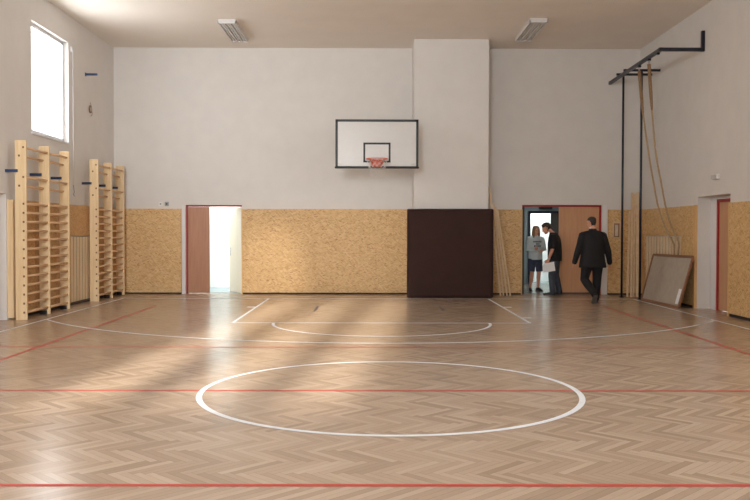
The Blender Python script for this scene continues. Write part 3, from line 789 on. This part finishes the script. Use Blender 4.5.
def hand_into(mb, w, d, nrm, side, curl=.35, length=.185, spread=.10):
    """wrist w, finger direction d, palm normal nrm, thumb side vector"""
    w, d, nrm, side = V(w), V(d).normalized(), V(nrm).normalized(), V(side).normalized()
    k = length / .185
    rings = []
    for t, hw, th in ((-.02, .027, .021), (.01, .032, .019), (.05, .042, .017), (.085, .043, .015), (.098, .040, .012)):
        c = w + d * t * k
        rings.append([c + side * math.cos(2 * PI * j / 12) * hw * k + nrm * math.sin(2 * PI * j / 12) * th * k for j in range(12)])
    mb.loft(rings)
    for i, (off, L) in enumerate(((.032, .070), (.0108, .080), (-.0108, .074), (-.031, .058))):
        p = w + (d * .090 + side * off) * k; dd = (d + side * (off * spread * 12)).normalized(); a = curl * (.55 + .12 * i); pts = [p]
        for seg in (.45, .32, .23):
            v = dd * math.cos(a) + nrm * math.sin(a); pts.append(pts[-1] + v * L * seg * k); a += curl
        mb.tube(pts, [.0098 * k, .009 * k, .0082 * k, .007 * k], 8, True)
    p = w + (d * .025 + side * .030) * k
    v1 = (d * .65 + side * .75 + nrm * .25).normalized(); v2 = (d * .92 + side * .3 + nrm * .4).normalized()
    mb.tube([p - v1 * .012 * k, p + v1 * .035 * k, p + v1 * .035 * k + v2 * .032 * k, p + v1 * .035 * k + v2 * .055 * k], [.013 * k, .0115 * k, .0095 * k, .008 * k], 8, True)
def limb(mb, a, b, c, r0, r1, r2, r3=None, n=14, bulge=1.06):
    """a joint, b mid joint, c end joint; tapering"""
    a, b, c = V(a), V(b), V(c); P = []
    for u, k in ((0, 1), (.3, bulge), (.65, .98)): P.append((a.lerp(b, u), (r0 + (r1 - r0) * u) * k))
    P.append((b, r1))
    for u, k in ((.3, bulge), (.65, .98)): P.append((b.lerp(c, u), (r1 + (r2 - r1) * u) * k))
    P.append((c, r2))
    mb.tube([p for p, _ in P], [r for _, r in P], n, True)
def shoe(parent, ankle, fwd, up, m, L=.285, tall=.09):
    """shoe with the ankle above its rear third"""
    f, u = V(fwd).normalized(), V(up).normalized(); s = f.cross(u).normalized(); u = s.cross(f)
    o = V(ankle) - u * tall - f * L * .26
    root_ = MB(); rings = []
    for t, hw, h in ((.0, .022, .045), (.03, .034, .075), (.10, .038, .092), (.25, .039, .095), (.42, .042, .078), (.6, .048, .058), (.78, .048, .046), (.92, .036, .036), (1.0, .016, .022)):
        c = o + f * t * L
        prof = [(-1, .0), (-1.0, .35), (-.85, .72), (-.45, .98), (0, 1.0), (.45, .98), (.85, .72), (1.0, .35), (1, 0), (.5, 0), (0, 0), (-.5, 0)]
        rings.append([c + s * x * hw + u * (.012 + z * h) for x, z in prof])
    ob = root_.loft(rings).build('shoe', m, parent, True)
    so_ = MB(); rings = []
    for t, hw in ((-.01, .018), (.03, .034), (.12, .039), (.3, .036), (.45, .040), (.62, .048), (.8, .048), (.94, .034), (1.01, .014)):
        c = o + f * t * L
        rings.append([c + s * x * (hw + .004) + u * z for x, z in ((-1, 0), (-1, .016), (0, .018), (1, .016), (1, 0), (0, 0))])
    so_.loft(rings).build('sole', M['sole'], ob)
    return ob

def person(name, loc, rz, label): return empty(name, loc, rz, label, 'person')

# --- man in a black suit walking towards the corridor doorway (local +y is where he walks)
p = person('person', (4.50, 9.86, 0), math.radians(4), 'man in a black suit walking away toward the corridor doorway')
HM = Matrix.Translation((-.015, .03, 1.69)) @ Matrix.Rotation(math.radians(24), 4, 'Z') @ Matrix.Rotation(math.radians(-7), 4, 'X') @ Matrix.Scale(1.05, 4)
sh = {-1: V((-.215, 0, 1.425)), 1: V((.215, 0, 1.425))}
el = {-1: V((-.322, -.035, 1.12)), 1: V((.322, -.02, 1.12))}
wr = {-1: V((-.375, .03, .875)), 1: V((.382, .04, .865))}
hip = {-1: V((-.105, 0, .93)), 1: V((.105, 0, .93))}
kn = {-1: V((-.155, .05, .50)), 1: V((.105, .02, .49))}
an = {-1: V((-.045, -.275, .205)), 1: V((.075, .0, .095))}
b = MB()
b.loft([ell((0, 0, .84), .12, .09), ell((0, 0, .93), .17, .115), ell((0, .0, 1.08), .16, .11), ell((0, 0, 1.25), .175, .115), ell((0, 0, 1.40), .19, .105), ell((0, 0, 1.48), .13, .08), ell((0, .0, 1.54), .065, .065), ell((-.005, .01, 1.60), .06, .062), ell((-.01, .02, 1.66), .058, .06)])
head_into(b, HM)
for s in (-1, 1):
    limb(b, sh[s], el[s], wr[s], .052, .042, .029); limb(b, hip[s], kn[s], an[s], .085, .055, .04)
    d_ = (wr[s] - el[s]).normalized() + V((0, .12, 0))
    hand_into(b, wr[s] + d_ * .02, d_, V((-s, -.35, 0)), V((-s * .2, 1, 0)), .38)
b.grown('body', M['skin'], p, .0065, 3)
hair_shell(HM, M['hair_dark'], p, lambda c: (c.z > -.065 and c.y < .0 and not (abs(c.x) > .05 and c.z < .045 and c.y > -.045)) or (c.z > .055 and c.y < .055), .006)
face_parts(HM, p)
j = MB()
j.loft([ell((0, -.005, .75), .295, .185, 28), ell((0, -.005, .79), .292, .185, 28), ell((0, 0, .95), .265, .178, 28), ell((0, 0, 1.08), .248, .168, 28), ell((0, 0, 1.22), .25, .165, 28), ell((0, -.005, 1.35), .255, .155, 28), ell((0, -.005, 1.43), .225, .135, 28), ell((0, 0, 1.49), .165, .11, 28), ell((0, .005, 1.53), .105, .085, 28), ell((0, .01, 1.55), .078, .078, 28)])
for s in (-1, 1):
    limb(j, sh[s], el[s], wr[s] + (wr[s] - el[s]).normalized() * .005, .084, .070, .056)
    j.tube([V((s * .10, 0, 1.485)), sh[s] + V((s * .02, 0, .01))], [.052, .068], 12, True)
jk = j.grown('jacket', M['suit'], p, .011, 4)
c_ = MB(); c_.loft([ell((0, .008, 1.535), .088, .084), ell((0, .010, 1.575), .073, .074), ell((0, .010, 1.577), .065, .066), ell((0, .01, 1.54), .06, .06)]).build('jacket_collar', M['suit'], jk, True)
c_ = MB(); c_.loft([ell((-.002, .012, 1.56), .067, .069), ell((-.004, .015, 1.597), .0645, .067), ell((-.004, .015, 1.597), .058, .06), ell((-.002, .012, 1.55), .056, .058)]).build('shirt_collar', M['shirt'], p, True)
for s in (-1, 1):
    d_ = (wr[s] - el[s]).normalized(); MB().tube([wr[s] - d_ * .03, wr[s] + d_ * .018], [.036, .036], 12).build('shirt_cuff', M['shirt'], p, True)
q_ = MB()
q_.loft([ell((0, 0, .80), .185, .125), ell((0, 0, .90), .19, .13), ell((0, 0, 1.02), .18, .125)])
for s in (-1, 1):
    limb(q_, hip[s] + V((0, 0, -.04)), kn[s], an[s], .125, .092, .072)
q_.grown('trousers', M['suit'], p, .011, 4)
shoe(p, an[1], (.05, 1, 0), (0, 0, 1), M['black_shoe'], .29)
fv = V((.06, .74, -.62)); shoe(p, an[-1], fv, V((0, .62, .74)), M['black_shoe'], .29)

# --- man in black t-shirt and jeans holding a sheet of paper, seen from behind his arm
p = person('person', (4.20, 12.16, 0), math.radians(66), 'dark-haired man in black t-shirt and jeans holding a white sheet in the doorway')
HM = Matrix.Translation((.0, .20, 1.585)) @ Matrix.Rotation(math.radians(12), 4, 'Z') @ Matrix.Rotation(math.radians(-24), 4, 'X') @ Matrix.Scale(1.06, 4)
sh = {-1: V((-.19, .0, 1.40)), 1: V((.19, .02, 1.40))}
el = {-1: V((-.262, .0, 1.10)), 1: V((.25, .02, 1.12))}
wr = {-1: V((-.275, .085, .86)), 1: V((.24, .07, .86))}
hip = {-1: V((-.095, .0, .90)), 1: V((.095, .0, .90))}
kn = {-1: V((-.12, .05, .48)), 1: V((.12, .0, .48))}
an = {-1: V((-.135, .02, .09)), 1: V((.15, -.09, .09))}
b = MB()
b.loft([ell((0, 0, .80), .12, .09), ell((0, 0, .90), .165, .115), ell((0, 0, 1.05), .155, .115), ell((0, .01, 1.2), .165, .112), ell((0, .01, 1.34), .18, .10), ell((0, .015, 1.43), .125, .08), ell((0, .045, 1.48), .07, .068), ell((0, .10, 1.52), .064, .062), ell((0, .165, 1.58), .06, .062)])
head_into(b, HM)
for s in (-1, 1):
    limb(b, sh[s], el[s], wr[s], .055, .045, .03); limb(b, hip[s], kn[s], an[s], .085, .055, .04)
d_ = (wr[-1] - el[-1]).normalized(); hand_into(b, wr[-1] + d_ * .015, d_ + V((0, .2, -.1)), V((1, .1, .1)), V((0, 1, .4)), .55)
d_ = (wr[1] - el[1]).normalized(); hand_into(b, wr[1] + d_ * .015, d_, V((-1, -.2, 0)), V((-.2, 1, 0)), .4)
b.grown('body', M['skin'], p, .0065, 3)
hair_shell(HM, M['hair_dark'], p, lambda c: (c.z > -.06 and c.y < -.005) or (c.z > .045 and c.y < .07) or c.z > .085, .014)
face_parts(HM, p)
j = MB()
j.loft([ell((0, 0, .81), .205, .165, 28), ell((0, 0, .92), .20, .165, 28), ell((0, 0, 1.05), .20, .165, 28), ell((0, .005, 1.2), .205, .16, 28), ell((0, .01, 1.32), .212, .145, 28), ell((0, .02, 1.40), .19, .125, 28), ell((0, .03, 1.445), .15, .105, 28), ell((0, .04, 1.475), .098, .088, 28), ell((0, .05, 1.49), .08, .078, 28)])
for s in (-1, 1):
    e_ = sh[s].lerp(el[s], .82); j.tube([sh[s] + V((-s * .05, 0, .0)), sh[s], sh[s].lerp(el[s], .4), e_], [.068, .078, .075, .075], 14, True)
j.grown('t_shirt', M['tee'], p, .011, 4)
q_ = MB()
q_.loft([ell((0, 0, .77), .175, .125), ell((0, 0, .86), .182, .13), ell((0, 0, .97), .175, .125)])
for s in (-1, 1): limb(q_, hip[s] + V((0, 0, -.04)), kn[s], an[s] + V((0, 0, -.02)), .108, .078, .066)
q_.grown('jeans', M['denim'], p, .011, 4)
shoe(p, an[-1], (-.15, 1, 0), (0, 0, 1), M['black_shoe'], .29); shoe(p, an[1], (.55, .85, 0), (0, 0, 1), M['black_shoe'], .29)
w_ = wr[-1]; wt = MB(); d_ = (wr[-1] - el[-1]).normalized()
wt.tube([w_ - d_ * .03, w_ - d_ * .008], [.035, .034], 14).build('wristwatch', M['steel'], p, True)
pw = bpy.data.objects['person.001'] if 'person.001' in bpy.data.objects else p
def world(pt, root): return Matrix.Translation(root.location) @ Matrix.Rotation(root.rotation_euler.z, 4, 'Z') @ V(pt)
hp = world(w_ + d_ * .10 + V((.0, .02, 0)), p)
sh_ = MB(); uu = V((.985, 0, .17)); vv = V((.13, -.05, -.98))
def sheet_pt(a, c): return uu * a + vv * c + V((0, .02 * math.sin(a * 9 + c * 5), 0))
G = [[sh_.bm.verts.new(sheet_pt(-.09 + .29 * i / 8, -.02 + .215 * k / 6)) for i in range(9)] for k in range(7)]
for k in range(6):
    for i in range(8): sh_.bm.faces.new((G[k][i], G[k][i + 1], G[k + 1][i + 1], G[k + 1][i]))
so_ = sh_.build('paper_sheet', M['paper'], None, True); so_.location = hp + V((-.015, -.035, -.02))
tag(so_, "white sheet of paper held low in the t-shirt man's hand", 'paper')

# --- person in grey hoodie and shorts facing the gym
p = person('person', (3.985, 13.42, 0), math.radians(190), 'long-haired person in grey hoodie and dark shorts standing with folded arms in the corridor')
HM = Matrix.Translation((0, .03, 1.525)) @ Matrix.Rotation(math.radians(10), 4, 'Z') @ Matrix.Rotation(math.radians(-6), 4, 'X') @ Matrix.Scale(.96, 4)
sh = {-1: V((-.165, 0, 1.32)), 1: V((.165, 0, 1.32))}
el = {-1: V((-.215, .05, 1.06)), 1: V((.215, .05, 1.06))}
wr = {-1: V((-.0, .20, 1.075)), 1: V((.02, .155, 1.03))}
hip = {-1: V((-.085, 0, .85)), 1: V((.085, 0, .85))}
kn = {-1: V((-.085, .02, .46)), 1: V((.095, .02, .46))}
an = {-1: V((-.08, -.02, .085)), 1: V((.125, -.02, .085))}
b = MB()
b.loft([ell((0, 0, .80), .11, .085), ell((0, 0, .86), .15, .10), ell((0, 0, 1.0), .13, .095), ell((0, .005, 1.14), .14, .10), ell((0, .005, 1.27), .155, .09), ell((0, .005, 1.35), .11, .07), ell((0, .01, 1.40), .055, .056), ell((0, .02, 1.44), .05, .052), ell((0, .025, 1.50), .05, .052)])
head_into(b, HM)
for s in (-1, 1):
    limb(b, sh[s], el[s], wr[s], .045, .037, .026); limb(b, hip[s], kn[s], an[s], .082, .052, .036, bulge=1.1)
    d_ = (wr[s] - el[s]).normalized(); hand_into(b, wr[s] + d_ * .015, d_, V((0, -1, -.1)), V((0, 0, 1)), .35, .165)
b.grown('body', M['skin'], p, .0065, 3)
hair_shell(HM, M['hair_blond'], p, lambda c: (c.y < .015) or (c.z > .06 and c.y < .075) or c.z > .09, .014)
h_ = MB()
for s in (-1, 1):
    h_.tube([HM @ V(q) for q in ((s * .055, .04, .075), (s * .083, .03, .0), (s * .085, .03, -.08), (s * .078, .035, -.16), (s * .07, .05, -.21))], [.02, .026, .027, .024, .012], 10, True)
h_.tube([HM @ V(q) for q in ((0, -.085, .03), (0, -.09, -.08), (0, -.085, -.16), (0, -.09, -.23))], [.06, .062, .055, .03], 12, True)
h_.grown('long_hair', M['hair_blond'], p, .008, 3)
face_parts(HM, p)
j = MB()
j.loft([ell((0, 0, .80), .172, .13, 28), ell((0, 0, .85), .184, .142, 28), ell((0, .005, 1.0), .18, .14, 28), ell((0, .01, 1.14), .18, .138, 28), ell((0, .008, 1.26), .178, .122, 28), ell((0, .005, 1.33), .15, .10, 28), ell((0, .005, 1.385), .088, .08, 28), ell((0, .01, 1.40), .07, .07, 28)])
for s in (-1, 1): limb(j, sh[s], el[s], wr[s], .068, .058, .044)
j.tube([V((-.08, .05, 1.375)), V((-.10, -.02, 1.38)), V((-.06, -.09, 1.375)), V((0, -.115, 1.37)), V((.06, -.09, 1.375)), V((.10, -.02, 1.38)), V((.08, .05, 1.375))], [.025, .033, .038, .042, .038, .033, .025], 12, True)
hd = j.grown('hoodie', M['hoodie'], p, .010, 4)
def front(x, z):
    y = .138 * math.sqrt(max(0, 1 - (x / .185) ** 2)) + .014; return V((x, y, z))
t_ = MB()
def dash(x0, x1, z0, z1):
    for i in range(3):
        a = x0 + (x1 - x0) * i / 3; c = x0 + (x1 - x0) * (i + 1) / 3
        t_.bm.faces.new([t_.bm.verts.new(front(*q)) for q in ((a, z0), (c, z0), (c, z1), (a, z1))])
# three rows of block lettering on the chest, too far away to read
for k in range(7): dash(-.105 + k * .031, -.105 + k * .031 + .022, 1.235, 1.275); 
for k in range(3): dash(-.045 + k * .032, -.045 + k * .032 + .023, 1.18, 1.215)
for k in range(6): dash(-.09 + k * .031, -.09 + k * .031 + .023, 1.125, 1.165)
t_.build('chest_print', M['print'], hd)
q_ = MB()
q_.loft([ell((0, 0, .725), .07, .085), ell((0, 0, .76), .13, .115), ell((0, 0, .80), .168, .125), ell((0, 0, .84), .172, .13), ell((0, 0, .91), .155, .115)])
for s in (-1, 1):
    a, c = hip[s] + V((0, 0, -.03)), hip[s].lerp(kn[s], .90) + V((s * .016, 0, 0))
    q_.tube([a, a.lerp(c, .5), c], [.098, .09, .086], 16)
q_.grown('shorts', M['navy'], p, .010, 4)
for s, f in ((-1, (-.25, 1, 0)), (1, (.3, 1, 0))): shoe(p, an[s], f, (0, 0, 1), M['black_shoe'], .26, .085)


# ------------------------------------------------------------------ lights, world, camera
def area(name, loc, rot, sx, sy, power, col=(1, 1, 1)):
    L = bpy.data.lights.new(name, 'AREA'); L.shape = 'RECTANGLE'; L.size = sx; L.size_y = sy; L.energy = power; L.color = col
    o = bpy.data.objects.new(name, L); COL.objects.link(o); o.location = loc; o.rotation_euler = rot; return o
for k, (a, b) in enumerate(win_spans):           # daylight at each side window, shining into the hall
    area('window_daylight_or_fill', (XL - .36, (a + b) / 2, (WZ0 + WZ1) / 2), (0, -PI / 2, 0), 2.1, 2.0, (130, 60, 35, 30, 30, 30)[k], (.93, .97, 1))
for k, (a, b) in enumerate(fill_win_right):
    area('window_daylight_or_fill', (XR + .36, (a + b) / 2, (WZ0 + WZ1) / 2), (0, PI / 2, 0), 2.1, 2.0, 165, (.92, .96, 1))  # fill light at the added windows, lifts the window wall
area('side_room_daylight', (-3.7, 13.6, 2.7), (0, 0, 0), 2.4, 1.4, 100, (.95, 1, .98))
area('corridor_fill', (4.0, 14.6, 2.75), (0, 0, 0), .4, 1.2, 45, (1, .97, .92))  # unseen fill light added to lift the dark corridor
area('corridor_end_daylight', (4.85, 17.1, 2.5), (0, 0, 0), 1.2, .8, 42, (.96, 1, .98))
for a, b in sun_win:
    ra = area('rear_daylight', ((a + b) / 2, YF - .36, (SZ0 + SZ1) / 2), (0, 0, 0), b - a, SZ1 - SZ0, 430, (.92, .96, 1))
    ra.rotation_euler = V((-.36, 1, -.02)).to_track_quat('-Z', 'Z').to_euler(); ra.data.spread = math.radians(110)
sun = bpy.data.lights.new('sun', 'SUN'); sun.energy = 21; sun.angle = math.radians(1.8); sun.color = (1, .95, .86)
so = bpy.data.objects.new('sun', sun); COL.objects.link(so)
dirv = V((.085, 1, -.231)).normalized(); so.rotation_euler = dirv.to_track_quat('-Z', 'Y').to_euler(); so.location = (0, -16, 6)

sp = bpy.data.lights.new('added_patch_spot', 'SPOT'); sp.energy = 30000; sp.spot_size = math.radians(4.2); sp.spot_blend = .8; sp.shadow_soft_size = .25; sp.color = (1, .86, .66)  # spot added outside to throw the bright patch onto the back cladding
spo = bpy.data.objects.new('added_patch_spot', sp); COL.objects.link(spo); spo.location = (-4.75, -30, 5.55)
spo.rotation_euler = (V((-2.6, 12.3, .35)) - V(spo.location)).to_track_quat('-Z', 'Y').to_euler()
w = bpy.data.worlds.new('World'); sc.world = w; w.use_nodes = True
bg = w.node_tree.nodes['Background']; bg.inputs[0].default_value = (1, 1, 1, 1); bg.inputs[1].default_value = 2.4

cam = bpy.data.cameras.new('Camera'); cam.sensor_width = 36; cam.lens = 36 * 849.4 / 750; cam.clip_end = 200
co = bpy.data.objects.new('Camera', cam); COL.objects.link(co)
co.matrix_world = Matrix.Translation((-.1874, -8.0268, 1.5154)) @ Matrix.Rotation(-.0054, 4, 'Z') @ Matrix.Rotation(PI / 2 - .0224, 4, 'X') @ Matrix.Rotation(.0021, 4, 'Z')
sc.camera = co
sc.view_settings.view_transform = 'Standard'; sc.view_settings.look = 'None'; sc.view_settings.exposure = -.2; sc.view_settings.gamma = 1
sc.cycles.use_denoising = True
sc.cycles.max_bounces = 10; sc.cycles.diffuse_bounces = 6; sc.cycles.transparent_max_bounces = 12
sc.cycles.caustics_reflective = True; sc.cycles.caustics_refractive = False
sc.cycles.sample_clamp_indirect = 6
